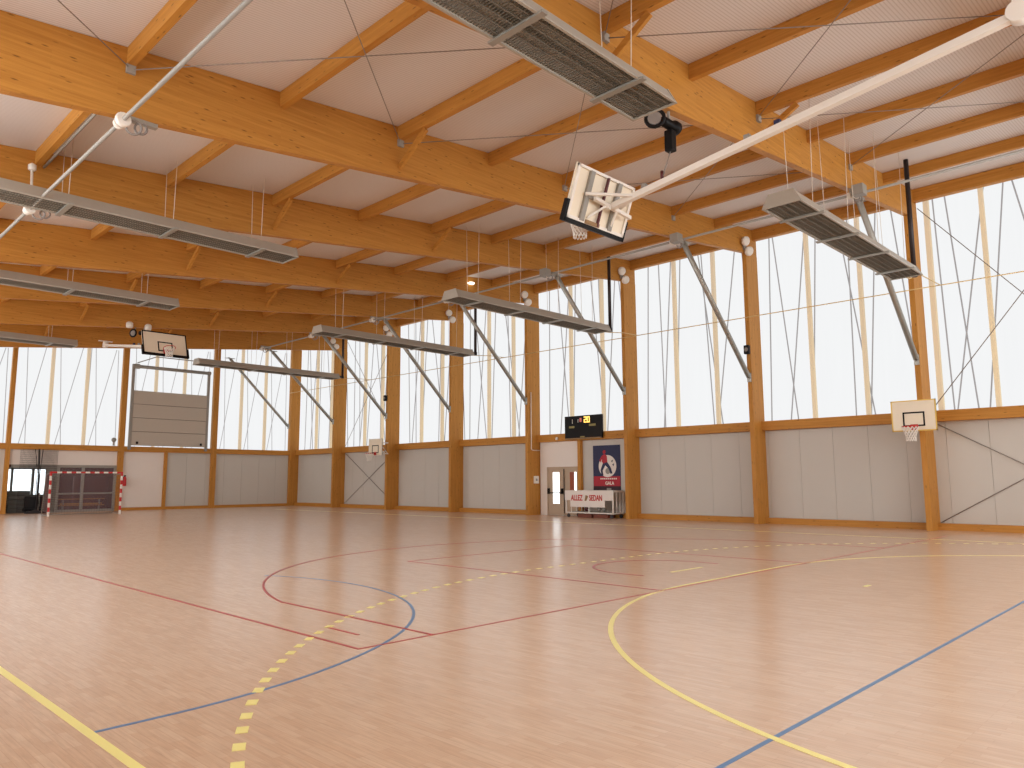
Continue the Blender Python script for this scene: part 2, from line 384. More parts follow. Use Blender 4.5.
# far end wall: posts, ledge, windows
EX=[-1.2,4.2,9.40,14.80,20.1]
EW=[.2,.2,.2,.29,.32]
EL=['timber post of the end wall out past the left edge','timber post left of the store window wall','timber post at the left of the dark net and store opening','timber post beside the goal with a red extinguisher','slim timber post right of the grey sectional shutter']
for x,w,l in zip(EX,EW,EL):
    tag(MB().box((x-w/2,45.2,0),(x+w/2,45.45,bbot(x)+.58)).build('end_wall_post',M['wood_z'],org=(x,45.3,0)),l,'post','posts of the far end wall')
exs=[X0]+EX+[25.5]; ews=[0]+EW+[.66]
for i in range(len(exs)-1):
    x0=exs[i]+ews[i]/2+.002; x1=exs[i+1]-ews[i+1]/2-.002
    tag(MB().box((x0,45.2,3.28),(x1,45.45,3.58)).build('trim_%d'%(20+i),M['wood_x'],org=(x0,45.2,3.3)),'timber ledge under the end wall window, %s bay from the left'%ordn[i],'trim',kind='structure')
    w=thing('window_%d'%(20+i),(x0,45.4,3.58),'white polycarbonate window in the end wall, %s bay from the left'%ordn[i],'window',kind='structure')
    zt=deck(x0)
    MB().prism([(x0,45.46,3.4),(x1,45.46,3.4),(x1,45.46,deck(x1)),(x0,45.46,deck(x0))],(0,.015,0)).build('glazing_sheet',M['poly'],w)
    for k in (1,2):
        xx=x0+(x1-x0)*k/3
        MB().box((xx-.08,45.52,3.5),(xx+.08,45.66,deck(xx)-.2)).build('mullion',M['wood_pale'],w)
    for (a,b) in ((.1,.14),(.28,.08),(.40,.46),(.62,.40),(.70,.68),(.74,.80),(.95,.72),(.97,.99)):
        m=MB(); wire(m,(x0+a*(x1-x0),45.72,deck(x0)-.1),(x0+b*(x1-x0),45.72,3.5),.018); m.build('stay_wire',M['wire'],w)
    if i!=3:
        tag(MB().box((x0,45.22,0),(x1,45.40,.16)).build('baseboard_%d'%(20+i),M['wood_x'],org=(x0,45.2,0)),'timber plinth at the foot of the end wall, %s bay from the left'%ordn[i],'baseboard',kind='structure')
# unseen glowing bands: rear window brightened, opposite one added, both to light the hall
tag(MB().prism([(X0,Y0,3.6),(X1,Y0,3.6),(X1,Y0,deck(X1)),(X0,Y0,deck(X0))],(0,-.02,0)).build('window_40',M['polyrear']),'unseen polycarbonate window band of the rear end wall, glow raised to light the hall','window',kind='structure')
tag(MB().box((X0-.02,7.0,3.5),(X0,45.3,7.9)).build('window_41',M['polyfill']),'unseen glowing polycarbonate band opposite, added to light the hall','window',kind='structure')

# ------------------------------------------------------------------ end wall: white panels, store, shutter
tag(MB().box((14.95,45.355,.0),(17.21,45.45,3.28)).build('wall_far_white',M['panel_white']),'white flush panel in the end wall under the sectional shutter','wall',kind='structure')
tag(MB().box((17.19,45.25,.16),(17.37,45.349,3.28)).build('panel_stud',M['wood_z'],org=(17.28,45.3,.16)),'slim timber stud between white and grey end wall panels','stud')
# store opening
tag(MB().box((9.51,45.36,2.5),(14.65,45.46,3.28)).build('wall_far_lintel',M['panel_white']),'pale wall panel above the store opening','wall',kind='structure')
sf=thing('glazed_partition',(13,45.4,0),'grey framed glazed partition of four panes behind the handball goal','partition')
fm=MB()
for x in (11.52,12.98,14.60): fm.box((x-.07,45.34,0),(x+.07,45.44,2.5))
for z0,z1 in ((0,.13),(.93,1.02),(2.36,2.5)): fm.box((11.52,45.335,z0),(14.62,45.445,z1))
fm.build('partition_frame',M['grey'],sf)
MB().box((11.2,45.36,.02),(11.86,45.43,2.4)).build('door_leaf',M['grey'],sf)
g,nt,b=newmat('partition_glass'); b.inputs['Base Color'].default_value=(.5,.4,.42,1); b.inputs['Roughness'].default_value=.05; b.inputs['Alpha'].default_value=.16
for a,bb in ((11.87,12.91),(13.05,14.53)):
    for z0,z1 in ((.13,.93),(1.02,2.36)):
        MB().box((a,45.385,z0),(bb,45.395,z1)).build('glass_pane',g,sf)
tag(MB().box((9.62,45.345,2.34),(11.45,45.44,2.5)).build('opening_head',M['grey'],org=(10,45.4,2.4)),'grey metal head over the open store doorway','frame')
# the store room beyond
st=M['panel']
tag(MB().box((9.2,45.5,0),(9.3,49,3.2)).build('wall_store_left',st),'side wall of the store room','wall',kind='structure')
tag(MB().box((15.1,45.5,0),(15.2,49,3.2)).build('wall_store_right',M['maroon']),'dark side wall of the store room','wall',kind='structure')
tag(MB().box((9.2,45.5,3.0),(15.2,49,3.2)).build('ceiling_store',st),'low ceiling of the store room','ceiling',kind='structure')
bk=MB(); bk.box((9.3,48.8,0),(15.1,48.9,.86)); bk.box((9.3,48.8,2.36),(15.1,48.9,3.0)); bk.box((12.45,48.8,.86),(15.1,48.9,2.36)); bk.box((9.3,48.8,.86),(9.9,48.9,2.36))
tag(bk.build('wall_store_back',M['maroon']),'back wall of the store room','wall',kind='structure')
sw=thing('window_50',(11.2,48.8,.86),'bright store room window seen through the dark net','window',kind='structure')
MB().box((9.9,48.84,.86),(12.45,48.86,2.36)).build('glazing_sheet',M['storeglass'],sw)
fr=MB()
for x in (9.9,10.42,11.42,12.45): fr.box((x-.06,48.74,.86),(x+.06,48.84,2.36))
for z in (.86,2.36): fr.box((9.86,48.74,z-.05),(12.5,48.84,z+.05))
fr.build('window_frame',M['grey'],sw)
# things kept in the store
def mat_stack(x0,x1,y0,y1,n,th,label,mat):
    for k in range(n):
        j=.03*math.sin(k*2.3)
        tag(MB().box((x0+j,y0,k*th),(x1+j,y1,(k+1)*th-.012)).build('gym_mat',mat,org=((x0+x1)/2,(y0+y1)/2,k*th),bevel=.03),label+', %s from the floor'%ordn[k],'mat','stacked gym mats in the store')
mat_stack(9.75,10.75,46.2,47.6,5,.23,'dark grey gym mat in the store stack under the window',M['mat_blue'])
tb=thing('storage_trolley',(11.0,46.2,0),'black low storage trolley standing in the store doorway','trolley')
MB().box((10.45,45.8,.1),(11.35,46.7,.2)).build('platform',M['black'],tb)
MB().box((10.5,46.0,.2),(11.25,46.6,.85)).build('bin',M['dark'],tb,bevel=.03)
for x in (10.52,11.28):
    for y in (45.87,46.63): MB().lathe((x-.02,y,.05),[(.05,0),(.05,.04)],(1,0,0),10).build('wheel',M['rubber'],tb)
def bench(x0,x1,y,z,label):
    t=thing('gym_bench',((x0+x1)/2,y,z),label,'bench','benches in the store')
    MB().box((x0,y-.14,z+.30),(x1,y+.14,z+.34)).build('seat',M['wood_x'],t)
    MB().box((x0+.1,y-.03,z+.02),(x1-.1,y+.03,z+.10)).build('balance_rail',M['wood_x'],t)
    for x in (x0+.25,x1-.25): MB().prism([(x-.025,y-.13,z),(x-.025,y+.13,z),(x-.025,y+.08,z+.30),(x-.025,y-.08,z+.30)],(.05,0,0)).build('leg',M['grey'],t)
bench(12.1,14.4,46.3,0,'wooden gym bench on the store floor behind the partition')
bench(12.1,14.4,46.3,.345,'wooden gym bench resting on another behind the partition')
tag(MB().box((13.1,47.3,0),(14.9,47.55,1.9)).build('reflection_slab',M['maroon'],org=(14,47.4,0),bevel=.04),'maroon upright slab at the back of the store, added for a glass reflection','mat')  # slab added in place of a purple-grey reflection in the partition glass
tag(MB().tube([(10.9,45.05,0),(10.9,45.05,1.05)],.035,10).build('white_pole',M['white'],org=(10.9,45.05,0)),'short white pole standing beside the goal post and net','pole')

# sectional shutter in front of the window
sh=thing('sectional_shutter',(17.3,45.1,3.6),'grey four-panel sectional shutter with rails in front of the end window','shutter')
for k in range(4):
    z0=3.64+k*.785
    MB().box((15.24,45.06,z0+.008),(19.48,45.12,z0+.777)).build('shutter_panel',M['roll'],sh,bevel=.018)
MB().box((15.24,45.121,3.64),(19.48,45.135,6.78)).build('backing_sheet',M['black'],sh)
for x in (15.16,19.52):
    MB().box((x-.07,45.04,3.4),(x+.07,45.16,8.28)).build('guide_rail',M['grey'],sh)
MB().tube([(15.1,45.05,8.16),(19.6,45.05,8.16)],.10,12).build('spring_shaft',M['grey'],sh)
MB().box((15.2,44.98,8.02),(15.45,45.14,8.3)).build('drum',M['steel'],sh)
for x in (15.55,19.2): MB().box((x-.06,45.04,3.72),(x+.06,45.07,3.86)).build('latch',M['black'],sh)
MB().tube([(15.3,45.0,8.35),(16.2,44.6,8.75),(19.4,44.6,8.75)],.03,6).build('top_track',M['grey'],sh)

# dark net curtain hanging at the store opening
nt_=MB()
x=9.92
while x<11.62:
    z0=0.02+random.random()*.05
    nt_.bar((x,44.95+.05*math.sin(x*9),3.3),(x,44.98+.06*math.sin(x*7),z0),.009,.009,up=(0,1,0)); x+=.052
z=.1
while z<3.3:
    nt_.bar((9.92,44.97,z),(11.62,44.97,z),.008,.008); z+=.1
for xc in (10.55,10.72,10.9):
    nt_.tube([(xc,44.95,3.3),(10.76+(xc-10.72)*.4,44.9,2.2),(10.76+(xc-10.72)*.3,44.92,1.0),(xc,44.9,.1)],.016,6)
nt_.tube([(10.72,44.9,3.3),(10.75,44.9,2.4),(10.78,44.86,1.5),(10.75,44.88,.06)],.04,8)
nt_.lathe((10.72,44.85,.0),[(.5,0),(.46,.06),(.2,.12),(.05,.2)],(0,0,1),14)
tag(nt_.build('hanging_net',M['darknet'],org=(10.7,44.9,0)),'dark sports net hanging bunched in front of the store window','net',kind='thing')

# fire extinguisher
fe=thing('fire_extinguisher',(15.0,45.08,1.3),'red fire extinguisher on the timber post right of the goal','extinguisher')
MB().lathe((15.02,45.08,1.36),[(.085,0),(.095,.03),(.095,.4),(.06,.5),(.03,.54)],(0,0,1),14).build('cylinder_body',M['red'],fe)
MB().box((14.97,45.05,1.89),(15.07,45.1,1.96)).build('valve_handle',M['black'],fe)
MB().tube([(15.0,45.02,1.9),(14.9,45.0,1.85),(14.88,45.0,1.5)],.015,6).build('hose',M['black'],fe)
si=thing('alarm_bell',(14.36,45.1,3.9),'small round grey bell above the ledge left of the shutter post','bell')
MB().lathe((14.36,45.2,3.92),[(.05,0),(.13,.03),(.12,.09),(.03,.13)],(0,-1,0),16).build('gong',M['grey'],si)
MB().box((14.32,45.16,3.6),(14.40,45.2,3.86)).build('bracket',M['grey'],si)

# ------------------------------------------------------------------ handball goal
gl=thing('handball_goal',(11.7,40.15,0),'handball goal with red and white banded frame at the far end','goal')
gx0,gx1,gy=10.13,13.24,40.15
def banded(m,p,q,n,s=.08,start=0):
    p=Vector(p);q=Vector(q)
    for k in range(n): m.bar(p+(q-p)*k/n,p+(q-p)*(k+1)/n,s,s,up=(0,1,0),mi=(k+start)%2)
for x in (gx0,gx1):
    m=MB(); banded(m,(x,gy,0),(x,gy,2.08),10); m.build('goal_post',[M['white'],M['red']],gl)
m=MB(); banded(m,(gx0+.04,gy,2.04),(gx1-.04,gy,2.04),15,start=1); m.build('crossbar',[M['white'],M['red']],gl)
m=MB()
for x in (gx0,gx1):
    m.tube([(x,gy,2.0),(x,gy+.8,1.95),(x,gy+1.1,.05)],.022,6); m.tube([(x,gy,.04),(x,gy+1.1,.04)],.02,6)
m.tube([(gx0,gy+1.1,.04),(gx1,gy+1.1,.04)],.02,6)
m.build('rear_frame',M['grey'],gl)
m=MB()
for k in range(27):
    x=gx0+(gx1-gx0)*k/26; sag=.28*math.sin(math.pi*k/26)
    m.tube([(x,gy+.02,2.0-.15*sag),(x,gy+.8,1.92-sag),(x,gy+1.08,.05)],.004,4,cap=False)
for k in range(16):
    t=k/15
    pts=[]
    for j in range(9):
        u=j/8; sag=.28*math.sin(math.pi*u)
        pts.append((gx0+(gx1-gx0)*u,gy+.8+.28*t,(1.92-sag)*(1-t)+.05*t))
    m.tube(pts,.004,4,cap=False)
for x in (gx0,gx1):
    for k in range(8): m.tube([(x,gy+.1*k,2.0),(x,gy+.1*k+.1,.05)],.004,4,cap=False)
    for k in range(12): m.tube([(x,gy,.1+.16*k),(x,gy+1.05-.02*k,.1+.16*k)],.004,4,cap=False)
m.build('goal_net',M['maroon'],gl)
tag(gl.children[-1],'dark maroon net')

# ------------------------------------------------------------------ radiant heaters
def heater(x0,x1,yc,zb,label,flue):
    t=thing('radiant_heater',((x0+x1)/2,yc,zb),label,'heater','suspended radiant tube heaters')
    wb,wt,h=.40,.25,.26
    prof=[(yc-wb,zb),(yc-wt,zb+h),(yc+wt,zb+h),(yc+wb,zb)]
    m=MB()                       # sheet-metal hood, open below, with its own thickness
    inn=[(yc-wb+.03,zb),(yc-wt+.03,zb+h-.03),(yc+wt-.03,zb+h-.03),(yc+wb-.03,zb)]
    for i in range(3):
        p,q,pi,qi=prof[i],prof[i+1],inn[i],inn[i+1]
        m.hexa([(x0,)+p,(x1,)+p,(x1,)+pi,(x0,)+pi],[(x0,)+q,(x1,)+q,(x1,)+qi,(x0,)+qi])
    m.bar((x0,yc-wb+.015,zb),(x1,yc-wb+.015,zb),.04,.025); m.bar((x0,yc+wb-.015,zb),(x1,yc+wb-.015,zb),.04,.025)
    m.build('hood',M['housing'],t)
    big=[(yc-wb-.012,zb-.012),(yc-wt-.012,zb+h+.012),(yc+wt+.012,zb+h+.012),(yc+wb+.012,zb-.012)]
    for xa,xb in ((x0-.012,x0+.02),(x1-.02,x1+.012)): MB().prism([(xa,)+p for p in big],(xb-xa,0,0)).build('end_plate',M['housing'],t)
    m=MB(); m.box((x0+.05,yc-wt+.05,zb+h-.06),(x1-.05,yc+wt-.05,zb+h-.035)); m.build('reflector',M['reflector'],t)
    for dy in (-.14,.14):
        MB().tube([(x0+.3,yc+dy,zb+.14),(x1-.12,yc+dy,zb+.14)],.05,10).build('burner_tube',M['reflector'],t)
    m=MB(); m.tube([(x0+.3,yc-.14,zb+.14),(x0+.16,yc-.1,zb+.14),(x0+.11,yc,zb+.14),(x0+.16,yc+.1,zb+.14),(x0+.3,yc+.14,zb+.14)],.05,10); m.build('tube_bend',M['reflector'],t)
    # wire guard below
    m=MB(); n=int((x1-x0)/.05)
    for k in range(n): 
        xx=x0+.04+(x1-x0-.08)*k/(n-1); m.box((xx-.006,yc-wb+.03,zb+.012),(xx+.006,yc+wb-.03,zb+.020))
    for k in range(5):
        yy=yc-wb+.12+(2*wb-.24)*k/4; m.box((x0+.03,yy-.010,zb+.004),(x1-.03,yy+.010,zb+.014))
    m.build('wire_guard',M['grille'],t)
    for k in range(4):
        xx=x0+.95+(x1-x0-1.9)*k/3
        MB().box((xx-.05,yc-wb-.08,zb-.03),(xx+.05,yc+wb+.08,zb+.002)).build('cross_bar',M['steel'],t)
    for k in range(4):
        xx=x0+.95+(x1-x0-1.9)*k/3
        m=MB()
        for s in (-1,1): m.tube([(xx,yc+s*(wt),zb+h),(xx,yc+s*.30,deck(xx)-.02)],.007,5)
        m.build('hanger',M['chain'],t)
    for xx in (x0+.55,x0+3.3,x1-.5):
        MB().box((xx-.07,yc-.07,zb+.19),(xx+.07,yc+.07,zb+.2)).build('rating_plate',M['gold'],t)
    if flue:
        m=MB(); m.tube([(x1+.34,yc-.1,zb+.12),(x1+.34,yc-.1,deck(x1+.34)-.01)],.065,12); m.build('flue_pipe',M['flue'],t)
        m=MB(); m.tube([(x1+.015,yc-.1,zb+.14),(x1+.34,yc-.1,zb+.14)],.06,10); m.lathe((x1+.34,yc-.1,zb+.06),[(.085,0),(.085,.14)],(0,0,1),12); m.build('flue_elbow',M['flue'],t)
        m=MB(); m.tube([(x1,yc+.1,zb+.05),(x1+.6,yc+.1,zb+.1),(x1+1.4,yc+.05,7.36),(24.9,yc,7.37)],.016,6); m.build('gas_hose',M['gas'],t)
    return t
RX0,RX1,LX0,LX1=14.35,22.62,1.15,9.42
heater(14.05,21.72,6.2,6.99,'long grey ceiling heater at right, nearest in the window row, with black flue',True)
heater(14.9,22.62,17.25,7.17,'long grey ceiling heater second along the window row, above the scoreboard',True)
heater(14.85,22.62,24.9,7.18,'long grey ceiling heater third along the window row',True)
heater(14.85,22.62,35.8,7.2,'long grey ceiling heater farthest along the window row, right of the far board',True)
heater(LX0,LX1,6.10,7.22,'long grey ceiling heater overhead at top centre, nearest of all, grille visible',False)
heater(LX0,LX1,17.2,7.22,'long grey ceiling heater second in the left row, before the third beam',False)
heater(LX0,9.32,24.4,7.14,'long grey ceiling heater third in the left row, thin and half way down the hall',False)
heater(LX0,LX1,35.2,7.28,'long grey ceiling heater farthest in the left row, by the end window',False)
# gas main along the posts
tag(MB().tube([(24.93,-4,7.37),(24.93,45,7.37)],.016,8).build('gas_pipe',M['gas'],org=(24.93,0,7.37)),'thin yellow gas pipe running along the faces of the tall posts','pipe')

# ------------------------------------------------------------------ steel struts between posts and beams
SL=['steel strut on the near basket post, behind the right heater','steel strut on the second post, in the middle of the tall windows','steel strut on the post by the trolley, above the scoreboard','steel strut on the post left of the double door','steel strut on the fifth post of the window wall','steel strut on the post with the far basket','steel strut on the last post before the far corner','steel strut in the far corner, last of the row']
for y,l in zip(POSTY[1:]+[45.12],SL):
    t=thing('steel_strut',(24.97,y,5.2),l,'strut','diagonal steel struts')
    zt=bbot(20.8)-(.31 if 39<y<40 else .10)
    MB().tube([(24.93,y,5.2),(20.82,y,zt)],.085,12).build('strut_tube',M['steel'],t)
    m=MB(); m.bar((20.95,y,zt-.1),(20.7,y,zt+.08),.03,.22,up=(0,1,0)); m.box((20.5,y-.09,zt+.02),(21.1,y+.09,zt+.045)); m.build('top_plate',M['steel'],t)
    m=MB(); m.box((24.94,y-.07,5.02),(24.998,y+.07,5.34)); m.build('foot_plate',M['steel'],t)

# drive shafts under the beams
def shaft(x,z,label,ya,yb):
    tag(MB().tube([(x,ya,z),(x,yb,z)],.034,10).build('drive_shaft',M['shaftgrey'],org=(x,ya,z)),label,'shaft')
shaft(20.02,9.04,'thin steel drive shaft under the beams near the windows',1.2,39.6)
shaft(3.74,7.26,'thin steel drive shaft under the beams at the left',3.0,30)
def bearing(x,y,z,label,big):
    t=thing('shaft_bearing',(x,y,z),label,'bearing','bearings of the drive shafts')
    zt=bbot(x)
    MB().box((x-.06,y-.05,z+.06),(x+.55,y+.05,zt-.01 if zt-.01>z+.1 else z+.12)).build('mounting_plate',M['steel'],t)
    m=MB()
    m.lathe((x,y-.16,z),[(.10,0),(.12,.03),(.12,.08),(.10,.11)],(0,1,0),14); m.lathe((x,y+.02,z),[(.09,0),(.09,.08)],(0,1,0),14)
    m.build('collar',M['white'],t)
    m=MB(); m.ring((x+.16,y-.12,z-.08),.11,.018,(0.3,1,.2)); m.ring((x+.30,y-.02,z-.02),.09,.018,(0.3,1,.1)); m.build('cable_drum',M['cable'],t)
    if big: MB().box((x-.42,y-.42,z-.16),(x-.12,y-.12,z+.12)).build('gear_box',M['grey'],t,bevel=.02)
for y,n in zip(POSTY[1:],P_ORD[1:]):
    bearing(20.02,y-(.3 if y>39 else .13),9.04,'grey shaft bearing under the %s roof beam near the windows'%n,n in('nearest','second','third'))
bearing(3.74,12.38,7.26,'white and steel shaft bearing with drums under the second beam at upper left',False)
bearing(3.74,17.9,7.26,'shaft bearing with ring below the left heater at the far left',False)

# twin emergency spotlights on beam ends
for y,n in list(zip(POSTY,P_ORD))[2:]:
    t=thing('twin_spotlight',(24.7,y-.1,9.9),'white twin spotlight at the head of the %s post'%n,'spotlight','white twin spotlights')
    yy=y-.09
    MB().box((24.74,yy-.06,9.84),(24.92,yy,10.12)).build('bracket',M['grey'],t)
    for k,(dx,dz) in enumerate(((-.12,.16),(.12,-.16))):
        MB().lathe((24.83+dx,yy-.07,9.98+dz),[(.10,0),(.17,.05),(.17,.13),(.12,.16)],(-.35,-1,-.35),16).build('lamp_head',M['white'],t)
for y,l in ((12.53,'small black loudspeaker on the slim second post at strut height'),(34.31,'small black loudspeaker on the post above the far wall basket')):
    t=thing('loudspeaker',(24.98,y,6.1),l,'loudspeaker')
    MB().box((24.82,y-.1,6.02),(24.96,y+.1,6.34)).build('cabinet',M['black'],t,bevel=.02)
    MB().box((24.95,y-.03,6.1),(24.998,y+.03,6.24)).build('wall_bracket',M['grey'],t)
    MB().lathe((24.825,y,6.18),[(.08,0),(.07,.01)],(-1,0,0),14).build('cone',M['cable'],t)
tag(MB().lathe((21.4,23.4,10.02),[(.14,0),(.16,.04),(.1,.07)],(0,0,1),16).build('ceiling_light',M['light'],org=(21.4,23.4,10.02)),'small lit round lamp under the roof by the fourth beam','lamp')

# roof bracing cables
def xc(x,y,dz=-.37): return (x,y,deck(x)+dz)
mods=[(-1.6,3.85),(3.85,9.3),(9.3,14.75),(14.75,20.1)]
mn=['far left','left','middle','right']; seen_nodes=set()
for bi,(ya,yb) in enumerate(((1.63,6.93),(7.1,12.44))):
    for (xa,xb),n in zip(mods,mn):
        if bi==0 and xb<9: continue
        for k,(p,q) in enumerate((((xa,ya),(xb,yb)),((xb,ya),(xa,yb)))):
            t=thing('bracing_cable',xc(*p),'thin roof bracing cable, %s panel of the %s bay, running %s'%(n,['nearest','second'][bi],['away to the right','away to the left'][k]),'cable','roof bracing cables')
            MB().tube([xc(*p,-.36-.03*k),xc(*q,-.36-.03*k)],.009,6).build('cable_rod',M['cable'],t)
            for s in (p,q):
                if (round(s[0],1),round(s[1],1)) in seen_nodes: continue
                seen_nodes.add((round(s[0],1),round(s[1],1)))
                v=Vector(xc(*s)); MB().box((v.x-.07,v.y-.05,v.z-.09),(v.x+.07,v.y+.05,v.z+.06)).build('anchor_plate',M['shaftgrey'],t)
# wall bracing cables
def wallx(ya,yb,z0,z1,x,label):
    for k,(p,q) in enumerate((((ya,z0),(yb,z1)),((yb,z0),(ya,z1)))):
        tag(MB().tube([(x,p[0],p[1]),(x,q[0],q[1])],.014,6).build('bracing_cable',M['cable'],org=(x,p[0],p[1])),label+[', rising away from the viewpoint',', rising toward the viewpoint'][k],'cable','wall bracing cables')
wallx(1.7,6.9,3.7,10.2,25.8,'wall bracing cable across the rightmost window')
wallx(1.7,6.9,.22,3.28,25.8,'wall bracing cable across the rightmost lower panel')
wallx(34.45,39.6,.22,3.28,25.8,'wall bracing cable across the lower panel beside the far basket')
wallx(34.45,39.6,3.7,10.2,25.8,'wall bracing cable across the window beside the far basket')

# ------------------------------------------------------------------ wall baskets
def wall_basket(y,xf,label,edge):
    t=thing('wall_basket',(xf,y,3.0),label,'basketball hoop','wall mounted practice baskets')
    hw,z0,z1=.615,2.95,3.87
    MB().box((xf,y-hw,z0),(xf+.03,y+hw,z1)).build('backboard',M['cream'],t)
    m=MB()
    for a,b in (((y-hw,z0),(y+hw,z0+.035)),((y-hw,z1-.03),(y+hw,z1)),((y-hw,z0),(y-hw+.035,z1)),((y+hw-.035,z0),(y+hw,z1))):
        m.box((xf-.006,a[0],a[1]),(xf+.034,b[0],b[1]))
    m.build('edge_band',M['yellowedge'] if edge else M['white'],t)
    m=MB(); r0,r1=z0+.14,z0+.57
    for a,b in (((y-.3,r0),(y+.3,r0+.045)),((y-.3,r1-.045),(y+.3,r1)),((y-.3,r0),(y-.255,r1)),((y+.255,r0),(y+.3,r1))):
        m.box((xf-.008,a[0],a[1]),(xf,b[0],b[1]))
    m.build('target_square',M['black'],t)
    m=MB(); m.ring((xf-.38,y,z0+.12),.225,.012,(0,0,1)); m.box((xf-.17,y-.07,z0+.08),(xf,y+.07,z0+.135)); m.box((xf-.012,y-.1,z0+.02),(xf,y+.1,z0+.2)); m.build('rim',M['rim'],t)
    net_mesh((xf-.38,y,z0+.11),.22,.13,.42,t)
    for s in (-1,1):
        m=MB(); m.bar((xf+.03,y+s*.3,z0+.12),(25.0,y+s*.07,z0+.12),.05,.05); m.bar((xf+.03,y+s*.3,z1-.2),(25.0,y+s*.07,z1-.2),.05,.05); m.bar((xf+.05,y+s*.3,z1-.2),(24.98,y+s*.07,z0+.12),.03,.03)
        m.build('bracket_arm',M['white'],t)
def net_mesh(c,R,r,h,parent,n=12):
    m=MB(); cx,cy,cz=c; lv=6
    P=lambda k,i:(cx+(R+(r-R)*min(1,i/(lv-1)*1.2))*math.cos(2*math.pi*(k+.5*(i%2))/n),cy+(R+(r-R)*min(1,i/(lv-1)*1.2))*math.sin(2*math.pi*(k+.5*(i%2))/n),cz-h*i/lv)
    for i in range(lv):
        for k in range(n):
            m.tube([P(k,i),P(k,i+1)],.010,4,cap=False)
            m.tube([P(k,i),P(k-1 if i%2==0 else k+1,i+1)],.010,4,cap=False)
    return m.build('hoop_net',M['net'],parent)
wall_basket(7.0,24.2,'cream wall basket with yellow edges and white net on the near post',True)
wall_basket(34.2,24.2,'small pale wall basket on the post deep along the window wall',False)

# ------------------------------------------------------------------ roof-hung folded basketball frames
def board(xc_,yb,zb,sgn,pivot,label,far):
    """sgn=+1: the board's front looks toward +y (we see its back)"""
    t=thing('folded_basket_frame',(xc_,yb,zb),label,'basketball frame','roof-hung folding basketball frames')
    u=Vector((0,-.34*sgn,.94)).normalized(); n=Vector((0,.94*sgn,.34)).normalized(); X=Vector((1,0,0)); B=Vector((xc_,yb,zb))
    P=lambda a,b,c=0:B+X*a+u*b+n*c
    def slab(m,a0,b0,a1,b1,c0,c1,mi=0):
        m.hexa([P(a0,b0,c0),P(a1,b0,c0),P(a1,b1,c0),P(a0,b1,c0)],[P(a0,b0,c1),P(a1,b0,c1),P(a1,b1,c1),P(a0,b1,c1)],mi); return m
    slab(MB(),-.9,0,.9,1.05,-.015,.015).build('backboard',M['cream'],t)
    m=MB()
    slab(m,-.93,-.05,.93,.03,-.05,.05); slab(m,-.94,-.05,-.86,.36,-.05,.05); slab(m,.86,-.05,.94,.36,-.05,.05)
    m.build('edge_pad',M['black'],t)
    m=MB()                       # printed border and target square on the front
    for q in ((-.9,1.0,.9,1.05),(-.9,0,.9,.05),(-.9,0,-.85,1.05),(.85,0,.9,1.05),(-.3,.15,.3,.2),(-.3,.55,.3,.6),(-.3,.15,-.25,.6),(.25,.15,.3,.6)): slab(m,*q,.015,.02)
    m.build('front_markings',M['black'],t)
    m=MB(); c=P(0,.13,.40); m.ring(c,.225,.014,u); slab(m,-.07,.09,.07,.15,.015,.2); slab(m,-.1,.03,.1,.25,.015,.03); m.build('rim',M['rim'],t)
    net_mesh((c.x,c.y,c.z),.2,.13,.36,t)
    m=MB()                       # steel frame on the back
    for q in ((-.88,.99,.88,1.04),(-.88,.03,.88,.09),(-.88,.03,-.82,1.04),(.82,.03,.88,1.04)): slab(m,*q,-.06,-.016)
    m.build('rear_frame',M['white'],t)
    m=MB()
    for a in (-.46,.40): slab(m,a-.06,.06,a+.06,1.0,-.075,-.018)
    slab(m,-.46,.50,.42,.56,-.09,-.03)
    m.build('rear_upright',M['grey'],t)
    m=MB(); slab(m,-.02,.05,.02,1.0,-.10,-.05); m.build('centre_rod',M['maroon'],t)
    m=MB(); slab(m,-.36,.04,.06,.11,-.09,-.06); m.build('lock_bar',M['gold'],t)
    m=MB(); a=P(.05,.5,-.25); m.bar(P(-.35,.52,-.16),P(.75,.42,-.22),.07,.07,mi=0); m.bar(P(0,.5,-.03),P(.05,.45,-.25),.06,.06); m.bar(P(.42,.15,-.05),P(.3,.45,-.22),.04,.04); m.bar(P(-.3,.15,-.05),P(.0,.48,-.2),.04,.04)
    m.build('hinge_bar',M['white'],t)
    piv=Vector(pivot); arm_end=P(.15,.5,-.22)
    m=MB(); m.bar(arm_end,piv,.115,.115); m.build('main_arm',M['white'],t)
    d=(piv-arm_end)
    m=MB()
    for s in (-1,1): m.bar(arm_end+d*.08,P(s*.55,.55,-.08),.05,.05)
    m.build('fork',M['white'],t)
    for f_ in (.11,.42,.5):
        q=arm_end+d*f_; MB().box((q.x-.04,q.y-.05,q.z+.0),(q.x+.04,q.y+.05,q.z+.14)).build('arm_lug',M['grey'] if f_<.45 else M['navy'],t)
    m=MB(); m.lathe(piv+Vector((-.09,0,.03)),[(.15,0),(.15,.18)],(1,0,0),16); m.bar(piv+Vector((0,0,.05)),(piv.x,piv.y,bbot(piv.x)-.005),.13,.13); m.box((piv.x-.3,piv.y-.08,bbot(piv.x)-.03),(piv.x+.3,piv.y+.08,bbot(piv.x)-.004)) ; m.build('pivot_bracket',M['white'],t)
    return t,arm_end+d*.17
_,hp=board(11.22,8.74,6.42,1,(11.3,1.62,7.64),'folded basketball board seen from its cream back, hung under the nearest beam',False)
_,hp2=board(11.82,31.55,6.76,-1,(11.65,38.66,8.08),'folded basketball board with black markings hanging deep in the hall',True)
